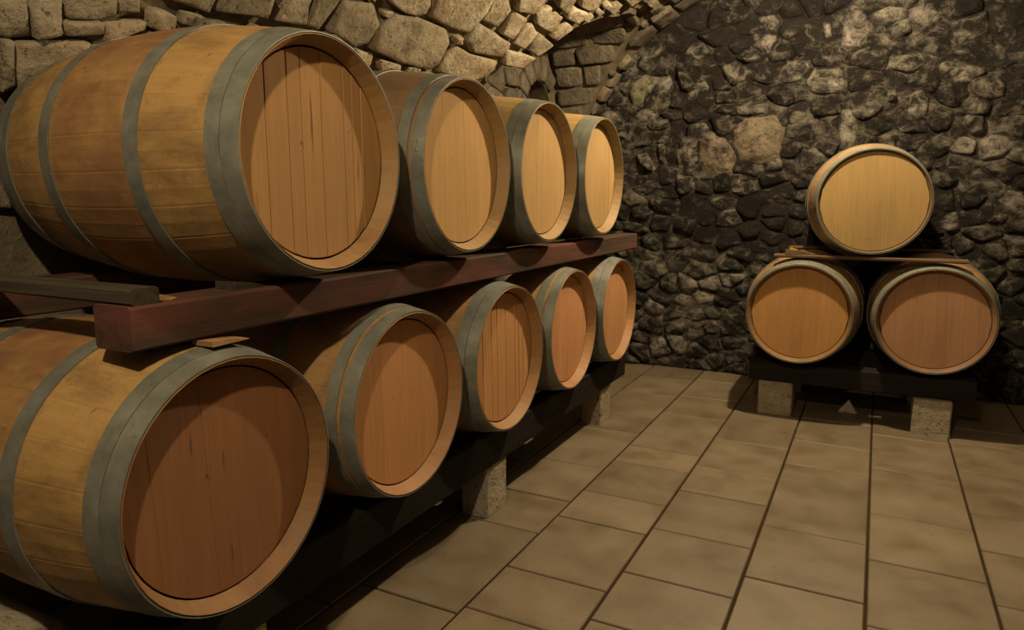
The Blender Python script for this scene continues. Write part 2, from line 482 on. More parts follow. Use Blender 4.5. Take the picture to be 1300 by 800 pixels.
def px(off, sc, pts): return [(off[0] + u / sc, off[1] + w / sc) for u, w in pts]
A, Bc, Cc = ((450, 0), 4.21), ((240, 0), 4.333), ((0, 0), 5.0)
VAULT_STONES = [
    px(*A, [(200, 60), (300, 85), (470, 150), (490, 215), (425, 320), (370, 350), (215, 310), (60, 240), (110, 140)]),
    px(*A, [(180, 0), (150, -40), (370, -60), (370, 0), (350, 50), (310, 70), (230, 40)]),
    px(*A, [(400, 0), (430, -90), (730, -60), (690, 40), (600, 165), (490, 130), (385, 70)]),
    px(*A, [(715, 0), (740, -50), (800, -30), (820, 45), (750, 130), (660, 90), (700, 40)]),
    px(*A, [(840, 50), (910, 95), (830, 200), (760, 160)]),
    px(*A, [(930, 115), (960, 165), (890, 245), (830, 215)]),
    px(*A, [(970, 165), (1030, 215), (950, 280), (910, 250)]),
    px(*A, [(650, 115), (830, 230), (780, 300), (600, 260), (575, 200)]),
    px(*A, [(520, 235), (600, 280), (745, 325), (700, 400), (640, 425), (560, 410), (430, 370), (450, 330)]),
    px(*A, [(800, 260), (940, 290), (880, 350), (780, 330)]),
    px(*A, [(960, 60), (1030, 20), (1100, 85), (1040, 165), (950, 110)]),
    px(*A, [(1110, 100), (1155, 135), (1060, 200), (1030, 175)]),
    px(*A, [(860, 0), (870, -40), (1010, -50), (1000, 0), (940, 60), (850, 40)]),
    px(*A, [(1110, 70), (1150, 20), (1230, 50), (1180, 110)]),
    px(*A, [(520, 185), (550, 180), (545, 215), (510, 215)]),
    px(*A, [(125, 40), (180, 45), (160, 75), (125, 65)]),
    px(*A, [(110, 300), (210, 330), (205, 365), (115, 365)]),
    px(*A, [(1060, 0), (1080, -50), (1170, -60), (1150, 10), (1110, 55)]),
    px(*A, [(1190, 10), (1210, -50), (1320, -50), (1290, 30), (1240, 40)]),
    px(*Bc, [(830, 0), (990, 10), (1020, 120), (960, 220), (880, 235), (740, 150)]),
    px(*Bc, [(520, 0), (540, -50), (660, -60), (640, 20), (610, 110), (450, 90)]),
    px(*Bc, [(660, 10), (690, -60), (830, -60), (790, 10), (690, 155), (620, 120)]),
    px(*Bc, [(130, 15), (150, -50), (420, -60), (400, 40), (390, 75), (130, 45)]),
    px(*Bc, [(700, 175), (760, 165), (870, 245), (820, 260), (720, 215)]),
    px(*Cc, [(0, -40), (110, -40), (150, 200), (0, 215), (-60, 200), (-60, -30)]),
    px(*Cc, [(160, -50), (345, -50), (345, 190), (170, 210)]),
    px(*Cc, [(380, -60), (680, -60), (680, 60), (600, 100), (410, 100)]),
    px(*Cc, [(55, 250), (520, 250), (480, 420), (60, 560)]),
    px(*Cc, [(-40, 235), (30, 240), (40, 520), (-40, 560)]),
    px(*Cc, [(370, 115), (600, 115), (610, 190), (380, 200)]),
    px(*Cc, [(620, 120), (870, 110), (860, 160), (610, 230)]),
    px(*Cc, [(700, -50), (840, -50), (840, 50), (720, 60)]),
]
traced = []
for poly in VAULT_STONES:
    sy = [vault_hit(*q) for q in poly]
    ms, my = sum(q[0] for q in sy) / len(sy), sum(q[1] for q in sy) / len(sy)
    sy = [(ms + (a - ms) * 1.06, my + (c - my) * 1.06) for a, c in sy]
    traced.append(sy)
    cs = sum(q[0] for q in sy) / len(sy); cy = sum(q[1] for q in sy) / len(sy)
    nrm = vault_pt(cs, cy, .1) - vault_pt(cs, cy)
    stone([vault_pt(*q) for q in sy], nrm, R.uniform(.03, .055), M_VSTONE, ceiling, rough=.9, corner=.06)

def blocked(s, y, hs, hy):
    for i in (-1, -.5, 0, .5, 1):
        for j in (-1, -.5, 0, .5, 1):
            ss, yy = s + i * hs * .98, y + j * hy * .98
            cz = cell_z(yy)
            if cz and vault_pt(ss, yy).z < cz + .004: return True
            if any(in_poly(ss, yy, t) for t in traced): return True
    return any(abs(q[0] - s) < hs and abs(q[1] - y) < hy for t in traced for q in t)

placed = []
rc = random.Random(12)
s = vault_s(1.32)
while s < VR * math.pi * .52 and len(placed) < 250:
    hgt = rc.uniform(.15, .27); y = .55 + rc.uniform(0, .3)
    while y < Y_END - .08:
        ln = rc.uniform(.18, .48)
        if y + ln > Y_END - .05: ln = Y_END - .05 - y
        if ln > .09 and not blocked(s + hgt / 2, y + ln / 2, hgt / 2, ln / 2):
            placed.append((s, y, hgt, ln))
        y += ln
    s += hgt
# smaller stones in what is left
for it in range(9000):
    hgt, ln = ((.13, .2), (.10, .13), (.07, .10), (.05, .08))[min(3, it // 1800)]
    s0, y0 = rc.uniform(vault_s(1.6), VR * 1.3), rc.uniform(.8, Y_END - .1)
    if blocked(s0 + hgt / 2, y0 + ln / 2, hgt / 2, ln / 2): continue
    if any(s0 < b[0] + b[2] and s0 + hgt > b[0] and y0 < b[1] + b[3] and y0 + ln > b[1] for b in placed): continue
    placed.append((s0, y0, hgt, ln))
    if len(placed) > 240: break
for (s0, y0, hgt, ln) in placed:
    g = min(.009, hgt * .08)
    o = []
    for (i, j) in ((0, 0), (0, .5), (0, 1), (.5, 1), (1, 1), (1, .5), (1, 0), (.5, 0)):
        o.append(vault_pt(s0 + g + (hgt - 2 * g) * i + rc.uniform(-.07, .07) * hgt, y0 + g + (ln - 2 * g) * j + rc.uniform(-.05, .05) * hgt))
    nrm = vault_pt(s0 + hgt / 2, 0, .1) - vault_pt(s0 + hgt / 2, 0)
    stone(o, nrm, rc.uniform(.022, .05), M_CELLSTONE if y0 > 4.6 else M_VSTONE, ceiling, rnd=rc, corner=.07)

# --- stones on the far half of the lunette's soffit: courses run across, from the wall out to the groin
rs = random.Random(8)
y = 5.515
while y > 4.80:
    step = rs.uniform(.13, .18); y1 = y
    while y1 > 4.7 and math.hypot(y - y1, cell_z(y) - cell_z(y1)) < step: y1 -= .004
    za, zb = cell_z(y), cell_z(y1)
    xa = min(vault_x(za), vault_x(zb)) + .02
    x = X_LEFT + .01
    n = Vector((0, -abs(zb - za), -(y - y1))).normalized()
    while x < xa - .05:
        ln = min(rs.uniform(.18, .42), xa - x)
        if xa - x - ln < .09: ln = xa - x
        g = .008
        P = [Vector((x + g + (ln - 2 * g) * i + rs.uniform(-.012, .012), y + (y1 - y) * (.06 + .88 * j), za + (zb - za) * (.06 + .88 * j))) for i, j in ((0, 0), (.5, 0), (1, 0), (1, 1), (.5, 1), (0, 1))]
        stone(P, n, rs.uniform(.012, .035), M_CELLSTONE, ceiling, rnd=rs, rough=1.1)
        x += ln
    y = y1

# --- voronoi rubble on a plane
def clip(poly, mx, my, nx, ny):
    out = []
    for (x0, y0), (x1, y1) in zip(poly, poly[1:] + poly[:1]):
        d0 = (x0 - mx) * nx + (y0 - my) * ny; d1 = (x1 - mx) * nx + (y1 - my) * ny
        if d0 <= 0: out.append((x0, y0))
        if (d0 < 0) != (d1 < 0) and d0 != d1:
            t = d0 / (d0 - d1); out.append((x0 + (x1 - x0) * t, y0 + (y1 - y0) * t))
    return out
def voronoi(seeds, i, ax, reach):
    x, y = seeds[i]
    poly = [(x - reach, y - reach), (x + reach, y - reach), (x + reach, y + reach), (x - reach, y + reach)]
    for j, (u, w) in enumerate(seeds):
        if j == i or abs(u - x) > 2 * reach or abs(w - y) > 2 * reach: continue
        dx, dy = (u - x) / ax, (w - y)
        poly = clip(poly, (x + u) / 2, (y + w) / 2, dx / ax, dy)
        if len(poly) < 3: return None
    return poly
def area(p): return abs(sum(a[0] * c[1] - c[0] * a[1] for a, c in zip(p, p[1:] + p[:1]))) / 2
def shrink(p, g):
    cx = sum(q[0] for q in p) / len(p); cy = sum(q[1] for q in p) / len(p)
    out = []
    for x, y in p:
        d = math.hypot(x - cx, y - cy) or 1
        k = max(.3, 1 - g / d); out.append((cx + (x - cx) * k, cy + (y - cy) * k))
    return out
def tidy(p, d=.025):
    out = [p[0]]
    for q in p[1:]:
        if math.hypot(q[0] - out[-1][0], q[1] - out[-1][1]) > d: out.append(q)
    return out if len(out) >= 4 else p

# lunette wall: voussoirs round the recess, rubble elsewhere
XL = X_LEFT - .02
for i in range(8):
    a0, a1 = math.pi * i / 8 + .03, math.pi * (i + 1) / 8 - .03
    r0, r1 = NR + .005, NR + R.uniform(.13, .19)
    o = [Vector((XL, NC + r * math.cos(a), NZ + r * math.sin(a))) for r, a in ((r0, a0), (r0, (a0 + a1) / 2), (r0, a1), (r1, a1), (r1, (a0 + a1) / 2), (r1, a0))]
    if max(q.y for q in o) < Y_END and all((cell_z(q.y) or 0) > q.z for q in o):
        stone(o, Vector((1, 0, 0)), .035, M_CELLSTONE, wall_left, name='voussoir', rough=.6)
seeds = []
rl = random.Random(5)
for _ in range(900):
    y, z = rl.uniform(3.5, 5.5), rl.uniform(1.3, 2.6)
    if all(((y - a) / 1.3) ** 2 + (z - c) ** 2 > .115 ** 2 for a, c in seeds): seeds.append((y, z))
for i, (y, z) in enumerate(seeds):
    if math.hypot(y - NC, z - NZ) < NR + .2 and z > NZ - .05: continue
    if abs(y - NC) < NR + .05 and 1.72 < z < NZ: continue
    p = voronoi(seeds, i, 1.3, .2)
    if not p: continue
    p = shrink(tidy(p), .012)
    if any((cell_z(a) or 0) < c + .02 for a, c in p) or len(p) < 3: continue
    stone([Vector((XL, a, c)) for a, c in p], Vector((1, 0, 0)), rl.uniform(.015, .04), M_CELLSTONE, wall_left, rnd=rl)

# end wall: prominent stones by outline, voronoi rubble between them
G1, G2 = ((760, 60), 4.0), ((980, 0), 4.0)
END_STONES = [
    (G1, [(420, 450), (500, 430), (510, 560), (470, 640), (400, 640), (395, 560)], 'p'),
    (G1, [(510, 470), (590, 420), (660, 470), (700, 560), (690, 660), (560, 690), (500, 610)], 'b'),
    (G1, [(620, 400), (760, 360), (900, 345), (960, 420), (930, 590), (800, 610), (720, 570), (680, 480)], 'b'),
    (G1, [(400, 650), (480, 650), (500, 720), (430, 760), (400, 740)], 'p'),
    (G1, [(170, 180), (240, 130), (290, 150), (300, 200), (240, 260), (230, 320), (170, 310), (155, 240)], 'l'),
    (G1, [(310, 200), (370, 230), (380, 300), (320, 330), (250, 325), (290, 260)], 'l'),
    (G1, [(400, 110), (450, 140), (490, 180), (470, 240), (420, 220)], 'p'),
    (G1, [(690, 300), (800, 290), (860, 280), (870, 340), (760, 350), (700, 340)], 'p'),
    (G1, [(620, 90), (700, 60), (760, 100), (750, 180), (680, 200), (640, 160)], 'p'),
    (G1, [(200, 490), (270, 470), (260, 500), (180, 510)], 'p'),
    (G1, [(190, 540), (250, 530), (290, 620), (270, 640), (200, 600)], 'p'),
    (G1, [(300, 490), (340, 490), (340, 590), (310, 600)], 'p'),
    (G1, [(230, 390), (350, 360), (370, 400), (330, 420), (260, 430)], 'p'),
    (G1, [(100, 410), (150, 420), (140, 470), (105, 460)], 'p'),
    (G2, [(350, 550), (400, 545), (440, 640), (430, 740), (410, 780), (350, 770), (340, 640)], 'p'),
    (G2, [(350, 270), (360, 130), (400, 85), (490, 90), (500, 230), (430, 260)], 'p'),
    (G2, [(700, 470), (760, 440), (800, 500), (790, 600), (740, 630), (680, 580)], 'p'),
    (G2, [(980, 580), (1080, 590), (1090, 680), (1020, 700), (970, 650)], 'p'),
    (G2, [(1000, 390), (1150, 360), (1200, 420), (1180, 500), (1080, 520), (1000, 460)], 'p'),
    (G2, [(620, 110), (700, 90), (720, 160), (650, 200), (600, 180)], 'p'),
    (G2, [(580, 280), (740, 270), (830, 330), (700, 370), (600, 350)], 'p'),
    (G2, [(580, 460), (630, 450), (640, 510), (590, 520)], 'p'),
    (G2, [(250, 110), (300, 110), (310, 200), (270, 210)], 'p'),
]
tr_end = []
MK = {'p': M_EPALE, 'b': M_EBROWN, 'l': M_LICHEN}
for tf, poly, kind in END_STONES:
    P = [on_y(x, y, Y_END) for x, y in px(*tf, poly)]
    tr_end.append([(q.x, q.z) for q in P])
    stone(P, Vector((0, -1, 0)), R.uniform(.035, .06), MK[kind], wall_end, rough=1.6, soft=True)
re_ = random.Random(21)
seeds = []
for (x, z) in [(sum(q[0] for q in t) / len(t), sum(q[1] for q in t) / len(t)) for t in tr_end]: seeds.append((x, z))
ntr = len(seeds)
for _ in range(6000):
    x, z = re_.uniform(-2.4, 1.45), re_.uniform(.02, 2.95)
    md = .088 + .10 * max(0, noise.noise(Vector((x * 1.6, z * 1.6, 4))))
    if any(in_poly(x, z, t) for t in tr_end): continue
    if all(((x - a) / 1.35) ** 2 + (z - c) ** 2 > md ** 2 for a, c in seeds): seeds.append((x, z))
cells = []
for i in range(ntr, len(seeds)):
    p = voronoi(seeds, i, 1.35, .28)
    if not p: continue
    p = shrink(tidy(p), re_.uniform(.001, .010))
    if len(p) < 3 or area(p) < .003: continue
    if any(math.hypot(a - VX, max(0, c - VZ)) > VR + .03 for a, c in p): continue
    cells.append(p)
cells.sort(key=lambda p: -area(p))
for i, p in enumerate(cells[:270]):
    p = [(a + re_.uniform(-.012, .012), c + re_.uniform(-.012, .012)) for a, c in p]
    stone([Vector((a, Y_END, max(c, 0))) for a, c in p], Vector((0, -1, 0)), re_.uniform(.010, .045),
          M_EPALE if re_.random() < .2 else M_ESTONE, wall_end, rnd=re_, rough=1.6, soft=True)
chips = []
for p in cells[270:]:
    o = stone([Vector((a, Y_END, max(c, 0))) for a, c in p], Vector((0, -1, 0)), re_.uniform(.010, .035), M_ESTONE, wall_end, rnd=re_, rough=1.6, soft=True)
    chips.append(([v.co + o.location for v in o.data.vertices], [tuple(q.vertices) for q in o.data.polygons]))
    me = o.data; bpy.data.objects.remove(o); bpy.data.meshes.remove(me)
if chips:
    v, f = join(chips)
    o = mesh_obj('rubble_chips', v, f, M_ESTONE, wall_end, smooth=True); o['kind'] = 'stuff'

# ------------------------------------------------------------------ barrels
BL, BR, BE = .94, .345, .293            # length, bilge radius, end radius
def br(s): return BR - (BR - BE) * (s / (BL / 2)) ** 2
NST = 24
def stave_mesh():
    h = BL / 2
    st = [-h, -h + .006, -h + .042, -h + .044, -.38, -.3, -.2, -.1, 0, .1, .2, .3, .38, h - .044, h - .042, h - .006, h]
    half = math.pi / NST * .999
    angs = [-half, -half * .9, 0, half * .9, half]
    v = []
    for s_ in st:
        ro = br(s_) - (.003 if abs(s_) > h - .003 else 0)
        e = h - abs(s_)
        ri = br(s_) - (.004 + .0295 * min(1, e / .042))
        for a, d in zip(angs, (.0006, 0, 0, 0, .0006)): v.append((s_, (ro - d) * math.sin(a), (ro - d) * math.cos(a)))
        for a in reversed(angs): v.append((s_, ri * math.sin(a), ri * math.cos(a)))
    n = 10; f = []
    for i in range(len(st) - 1):
        for j in range(n): f.append((i * n + j, (i + 1) * n + j, (i + 1) * n + (j + 1) % n, i * n + (j + 1) % n))
    f.append(tuple(range(n))); f.append(tuple(reversed(range((len(st) - 1) * n, len(st) * n))))
    me = bpy.data.meshes.new('stave'); me.from_pydata(v, [], f); me.validate()
    me.materials.append(M_STEEL); return me
STAVE = stave_mesh()

def hoop_mesh(s0, s1, t=.0032):
    n = 72; v = []; f = []
    prof = [(s0, .0002), (s0, t), ((s0 + s1) / 2, t + .0002), (s1, t), (s1, .0002)]
    for i in range(n):
        a = 2 * math.pi * i / n
        for s_, d in prof:
            r_ = br(s_) + d; v.append((s_, r_ * math.sin(a), r_ * math.cos(a)))
    m = len(prof)
    for i in range(n):
        for j in range(m - 1):
            f.append((i * m + j, i * m + j + 1, ((i + 1) % n) * m + j + 1, ((i + 1) % n) * m + j))
    me = bpy.data.meshes.new('hoop'); me.from_pydata(v, [], f); me.validate()
    me.polygons.foreach_set('use_smooth', [True] * len(me.polygons))
    me.update()
    sharp = {tuple(sorted((i * m + j, ((i + 1) % n) * m + j))) for i in range(n) for j in (1, 3)}
    for e in me.edges: e.use_edge_sharp = tuple(sorted(e.vertices)) in sharp
    me.materials.append(M_STEEL); return me
h_ = BL / 2
HOOPS = {'tight': [hoop_mesh(h_ - .046, h_ - .0005), hoop_mesh(h_ - .087, h_ - .048), hoop_mesh(h_ - .325, h_ - .279)],
         'spaced': [hoop_mesh(h_ - .044, h_ - .0005), hoop_mesh(h_ - .092, h_ - .056), hoop_mesh(h_ - .325, h_ - .279)]}
def rivet_mesh():
    v = [(0, 0, .003)]; f = []
    for i in range(8):
        a = math.pi * i / 4; v.append((.006 * math.cos(a), .006 * math.sin(a), 0))
    for i in range(8): f.append((0, 1 + i, 1 + (i + 1) % 8))
    me = bpy.data.meshes.new('rivet'); me.from_pydata(v, [], f); me.materials.append(M_STEEL); return me
RIVET = rivet_mesh()

HR = .2635
def board_meshes(widths, gp=.00012):
    tot = sum(widths); y = -HR; out = []
    for w in widths:
        y0, y1 = y, y + 2 * HR * w / tot; y = y1
        a, c = max(y0 + gp, -HR + .0005), min(y1 - gp, HR - .0005)
        n = 6
        ysn = [a + (c - a) * i / n for i in range(n + 1)]
        ring = [(q, math.sqrt(max(0, HR * HR - q * q))) for q in ysn] + [(q, -math.sqrt(max(0, HR * HR - q * q))) for q in reversed(ysn)]
        cx = (a + c) / 2
        v, f = [], []
        m = len(ring)
        for x, ins in ((-.022, 0), (-gp * 1.6, 0), (0, gp * 1.6)):
            for q, z in ring: v.append((x, q + (ins if q < cx else -ins), z * (1 - ins * 3)))
        for kk in (0, 1):
            for j in range(m): f.append((kk * m + j, kk * m + (j + 1) % m, (kk + 1) * m + (j + 1) % m, (kk + 1) * m + j))
        f.append(tuple(range(2 * m, 3 * m))); f.append(tuple(reversed(range(m))))
        # orient front face towards +x
        me = bpy.data.meshes.new('head_board'); me.from_pydata(v, [], f); me.validate()
        import bmesh
        bm = bmesh.new(); bm.from_mesh(me); bmesh.ops.recalc_face_normals(bm, faces=bm.faces); bm.to_mesh(me); bm.free()
        me.materials.append(M_STEEL); out.append(me)
    return out
BOARDS = [board_meshes([1.25, .95, .62, .95, 1.12, .45, .5, 1.1], .0009), board_meshes([1.1, .8, 1.0, .7, .95, .85, 1.1]), board_meshes([1.0, 1.15, .7, .9, .6, 1.05, .9, .8])]
def disc_mesh():
    v = [(0, 0, 0)] + [(0, HR * math.cos(math.pi * i / 24), HR * math.sin(math.pi * i / 24)) for i in range(48)]
    f = [(0, 1 + (i + 1) % 48, 1 + i) for i in range(48)]
    v += [(.02, y, z) for _, y, z in v[1:]]
    f += [(1 + i, 1 + (i + 1) % 48, 49 + (i + 1) % 48, 49 + i) for i in range(48)]
    me = bpy.data.meshes.new('back_head'); me.from_pydata(v, [], f); me.materials.append(M_STEEL); return me
DISC = disc_mesh()

rb = random.Random(31)
def barrel(head, rotz, label, group, tint, htint, wine=.5, hoops='tight', layout=0, headrot=0.0, dirt=.5, chime=1.0, recess=.043):
    """head: centre of the front end; the axis points along +x turned by rotz"""
    ca, sa = math.cos(rotz), math.sin(rotz)
    base = (head[0] - ca * BL / 2, head[1] - sa * BL / 2, head[2] - BR)
    t = empty('wine_barrel', base, (0, 0, rotz))
    tag(t, label, 'barrel', group)
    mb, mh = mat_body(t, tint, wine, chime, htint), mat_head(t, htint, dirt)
    c = (0, 0, BR)
    off = rb.random()
    for i in range(NST): obj('stave', STAVE, t, c, ((i + off) * 2 * math.pi / NST, 0, 0), mb)
    for k, me in enumerate(HOOPS[hoops]):
        for back in (0, 1):
            hp = obj('hoop', me, t, c, (rb.uniform(0, 6), 0, math.pi * back))
            if k == 0 and not back:
                a0 = rb.uniform(3.4, 5.2)
                for da in (0, .09):
                    r_ = br(h_ - .023) + .0036; a = a0 + da - hp.rotation_euler.x
                    obj('rivet', RIVET, hp, (h_ - .023, r_ * math.sin(a) * 1, r_ * math.cos(a)), (-a, 0, 0))
    for me in BOARDS[layout]:
        hb = obj('head_board', me, t, (h_ - recess + rb.uniform(-.0005, .0005), 0, BR), (headrot, 0, 0), mh)
        k_ = (br(h_ - recess) - .004 - .0295 * min(1, recess / .042) - .005) / HR      # a shallower head is a wider one
        hb.scale = (1, k_, k_)
    obj('back_head', DISC, t, (-h_ + .043, 0, BR), None, mh)
    return t

OAK = (.47, .295, .105); OAK2 = (.40, .235, .095); OAKY = (.46, .295, .105)
HD = (.47, .265, .095)
UP, LO = 1.457, .703
G_UP, G_LO, G_FAR = 'barrels in the upper row of the long rack', 'barrels in the lower row of the long rack', 'barrels stacked against the end wall'
barrel((-1.255, 1.435, UP), 0, 'oak barrel with grey hoops at the free end of the upper row, planked head', G_UP, OAK, (.46, .25, .09), .55, 'tight', 0, dirt=.75)
barrel((-1.275, 2.180, UP), 0, 'oak barrel second from the free end of the upper row, smooth honey-coloured head', G_UP, (.25, .16, .085), (.62, .37, .135), .3, 'spaced', 1, .03, .35)
barrel((-1.280, 2.873, UP), 0, 'oak barrel third from the free end of the upper row, pale yellow head', G_UP, OAKY, (.52, .325, .12), .2, 'tight', 2, -.02, .35)
barrel((-1.280, 3.566, UP), 0, 'oak barrel of the upper row next to the end wall', G_UP, OAKY, (.41, .26, .098), .2, 'tight', 1, .02, .5)
barrel((-1.258, 1.090, LO), 0, 'oak barrel under the free end of the upper beam, dark stained reddish head', G_LO, OAK, (.29, .125, .045), .6, 'tight', 2, .04, .8)
barrel((-1.272, 1.803, LO), 0, 'oak barrel second from the free end of the lower row, orange-brown head', G_LO, OAK2, (.55, .265, .10), .4, 'spaced', 1, 0, .3)
barrel((-1.285, 2.515, LO), 0, 'oak barrel in the middle of the lower row', G_LO, OAK2, (.55, .28, .10), .4, 'tight', 0, .03, .35)
barrel((-1.298, 3.225, LO), 0, 'oak barrel second from the end wall in the lower row, salmon-toned head', G_LO, OAKY, (.58, .27, .11), .3, 'spaced', 2, -.03, .2)
barrel((-1.298, 3.922, LO), 0, 'oak barrel of the lower row next to the end wall', G_LO, OAK2, (.52, .26, .10), .4, 'tight', 1, 0, .3)
FL, FT = .668, .668 + br(.295) + .021 + br(.37)
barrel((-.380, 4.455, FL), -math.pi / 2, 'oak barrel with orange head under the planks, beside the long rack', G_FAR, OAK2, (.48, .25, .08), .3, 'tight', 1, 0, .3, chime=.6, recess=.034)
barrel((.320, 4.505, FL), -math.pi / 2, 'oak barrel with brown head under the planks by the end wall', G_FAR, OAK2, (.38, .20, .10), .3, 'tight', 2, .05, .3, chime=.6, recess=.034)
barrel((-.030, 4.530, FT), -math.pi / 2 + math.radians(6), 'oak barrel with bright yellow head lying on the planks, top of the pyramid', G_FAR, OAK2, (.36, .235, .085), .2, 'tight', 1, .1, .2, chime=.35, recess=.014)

# ------------------------------------------------------------------ rack timbers, blocks, wedges
def timber(name, x0, x1, y0, y1, z0, z1, mat, label, cat='beam', group=None, cham=.006, seed=0):
    """a beam with eased edges and slightly uneven faces, origin at its base centre"""
    cx, cy = (x0 + x1) / 2, (y0 + y1) / 2
    along_y = (y1 - y0) > (x1 - x0)
    L = (y1 - y0) if along_y else (x1 - x0)
    w = (x1 - x0) if along_y else (y1 - y0)
    hgt = z1 - z0
    n = max(2, int(L / .12))
    sec = [(-w / 2 + cham, 0), (w / 2 - cham, 0), (w / 2, cham), (w / 2, hgt - cham), (w / 2 - cham, hgt), (-w / 2 + cham, hgt), (-w / 2, hgt - cham), (-w / 2, cham)]
    v, f = [], []
    for i in range(n + 1):
        u = -L / 2 + L * i / n
        for j, (a, z) in enumerate(sec):
            k = noise.noise(Vector((u * 3, a * 20 + seed, z * 20))) * .0035
            a2 = a + (k if a > 0 else -k) * .8
            z2 = z + (0 if z < .001 else (k if 0 < z < hgt - .001 else min(0, k) * .4))
            v.append((a2, u, z2) if along_y else (u, a2, z2))
    m = len(sec)
    for i in range(n):
        for j in range(m):
            q = (i * m + j, i * m + (j + 1) % m, (i + 1) * m + (j + 1) % m, (i + 1) * m + j)
            f.append(q if not along_y else tuple(reversed(q)))
    e0, e1 = tuple(range(m)), tuple(range(n * m, n * m + m))
    f.append(tuple(reversed(e0)) if not along_y else e0); f.append(e1 if not along_y else tuple(reversed(e1)))
    o = mesh_obj(name, v, f, mat, loc=(cx, cy, z0))
    return tag(o, label, cat, group)

ZB = UP - br(.262)      # top of the upper beams
ZL = LO - br(.262)      # top of the lower beams
timber('rack_beam', -1.465, -1.345, .915, 4.36, ZB - .095, ZB, M_BEAM, 'dark reddish timber beam under the fronts of the upper barrel row', seed=1)
timber('rack_beam', -2.14, -2.02, .915, 4.36, ZB - .095, ZB, M_BEAM, 'dark timber beam under the backs of the upper barrel row', seed=2)
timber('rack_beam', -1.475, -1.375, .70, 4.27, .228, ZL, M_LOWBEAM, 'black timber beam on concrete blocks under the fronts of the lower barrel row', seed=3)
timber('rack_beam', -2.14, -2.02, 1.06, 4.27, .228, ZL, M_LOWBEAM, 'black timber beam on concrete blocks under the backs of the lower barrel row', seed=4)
timber('cross_rail', -2.30, -1.352, .925, .990, ZB, ZB + .036, M_RAILX, 'grey weathered rail laid across the free ends of the upper beams', 'rail', seed=5)

def block(x0, x1, y0, y1, z1, label, group):
    """a cast concrete block with worn edges"""
    w, l = x1 - x0, y1 - y0; c = .007
    v, f = [], []
    def ringpts(ins, z, jit):
        pts = []
        a, b_ = w / 2 - ins, l / 2 - ins
        for (sx, sy) in ((-1, -1), (1, -1), (1, 1), (-1, 1)):
            for (dx, dy) in ((sx * a, sy * (b_ - c)), (sx * (a - c), sy * b_)) if sx * sy < 0 else ((sx * (a - c), sy * b_), (sx * a, sy * (b_ - c))):
                pts.append((dx + R.uniform(-jit, jit), dy + R.uniform(-jit, jit), z))
        # order by angle
        pts.sort(key=lambda q: math.atan2(q[1], q[0])); return pts
    zs = [(0, 0.002), (0, .02), (0, z1 * .5), (0, z1 - c), (c, z1)]
    for ins, z in zs: v += ringpts(ins, z if z > .003 else 0, .0012)
    m = 8
    for k_ in range(len(zs) - 1):
        for j in range(m): f.append((k_ * m + j, k_ * m + (j + 1) % m, (k_ + 1) * m + (j + 1) % m, (k_ + 1) * m + j))
    f.append(tuple(range((len(zs) - 1) * m, len(zs) * m))); f.append(tuple(reversed(range(m))))
    o = mesh_obj('concrete_block', v, f, M_CONC, loc=((x0 + x1) / 2, (y0 + y1) / 2, 0))
    return tag(o, label, 'block', group)
GB = 'concrete blocks under the long rack'
for y0, y1, nm in ((1.08, 1.26, 'below the dark-headed barrel at the free end'), (2.477, 2.655, 'below the middle barrel of the lower row'), (3.873, 4.04, 'nearest the end wall')):
    block(-1.515, -1.386, y0, y1, .228, 'concrete block under the front beam, ' + nm, GB)
    if y0 > 2: block(-2.19, -1.99, y0, y1, .228, 'concrete block under the back beam, ' + nm, GB)
GF = 'concrete blocks under the barrel pyramid'
block(-.597, -.396, 4.59, 4.78, .21, 'square pale concrete block below the orange-headed barrel of the pyramid', GF)
block(.258, .451, 4.55, 4.75, .21, 'square pale concrete block below the brown-headed barrel of the pyramid', GF)
block(-.597, -.396, 5.22, 5.41, .21, 'concrete block near the end wall below the orange-headed barrel', GF)
block(.258, .451, 5.22, 5.41, .21, 'concrete block at the wall end below the brown-headed barrel', GF)
ZF = FL - br(.21)
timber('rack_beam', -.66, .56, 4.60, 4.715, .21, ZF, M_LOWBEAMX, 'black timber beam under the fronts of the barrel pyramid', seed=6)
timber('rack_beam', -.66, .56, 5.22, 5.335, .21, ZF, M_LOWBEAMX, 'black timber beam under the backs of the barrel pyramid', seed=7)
ZP = FL + br(.295) + .001
timber('plank', -.545, .455, 4.54, 4.63, ZP, ZP + .02, M_PLANKX, 'thin brown plank between the pyramid barrels, under the yellow head', 'plank', seed=8)
timber('plank', -.545, .455, 5.37, 5.455, ZP, ZP + .02, M_PLANKX, 'thin brown plank between the pyramid barrels, near the end wall', 'plank', seed=9)

def wedge(name, loc, l, w, h, rotz, mat, label):
    """a split-wood wedge: thick end, thin end, slightly skewed"""
    v = [(-l / 2, -w / 2, 0), (l / 2, -w / 2 * .8, 0), (l / 2, w / 2 * .85, 0), (-l / 2, w / 2, 0),
         (-l / 2, -w / 2 * .94, h), (l * .1, -w / 2 * .86, h * .62), (l / 2, -w / 2 * .78, h * .14),
         (l / 2, w / 2 * .8, h * .14), (l * .1, w / 2 * .9, h * .6), (-l / 2, w / 2 * .95, h * .93)]
    f = [(0, 3, 2, 1), (0, 1, 6, 5, 4), (3, 9, 8, 7, 2), (0, 4, 9, 3), (1, 2, 7, 6), (4, 5, 8, 9), (5, 6, 7, 8)]
    return tag(mesh_obj(name, v, f, mat, loc=loc, rot=(0, 0, rotz)), label, 'wedge')
wedge('wooden_wedge', (-1.40, 1.255, ZB), .10, .07, .022, math.pi / 2, M_RAILX, 'grey wooden wedge on the reddish beam under the planked-head barrel')
wedge('wooden_wedge', (-1.405, 1.03, ZB), .07, .03, .012, .4, M_WEDGE, 'thin pale splinter on the reddish beam beside the grey rail')
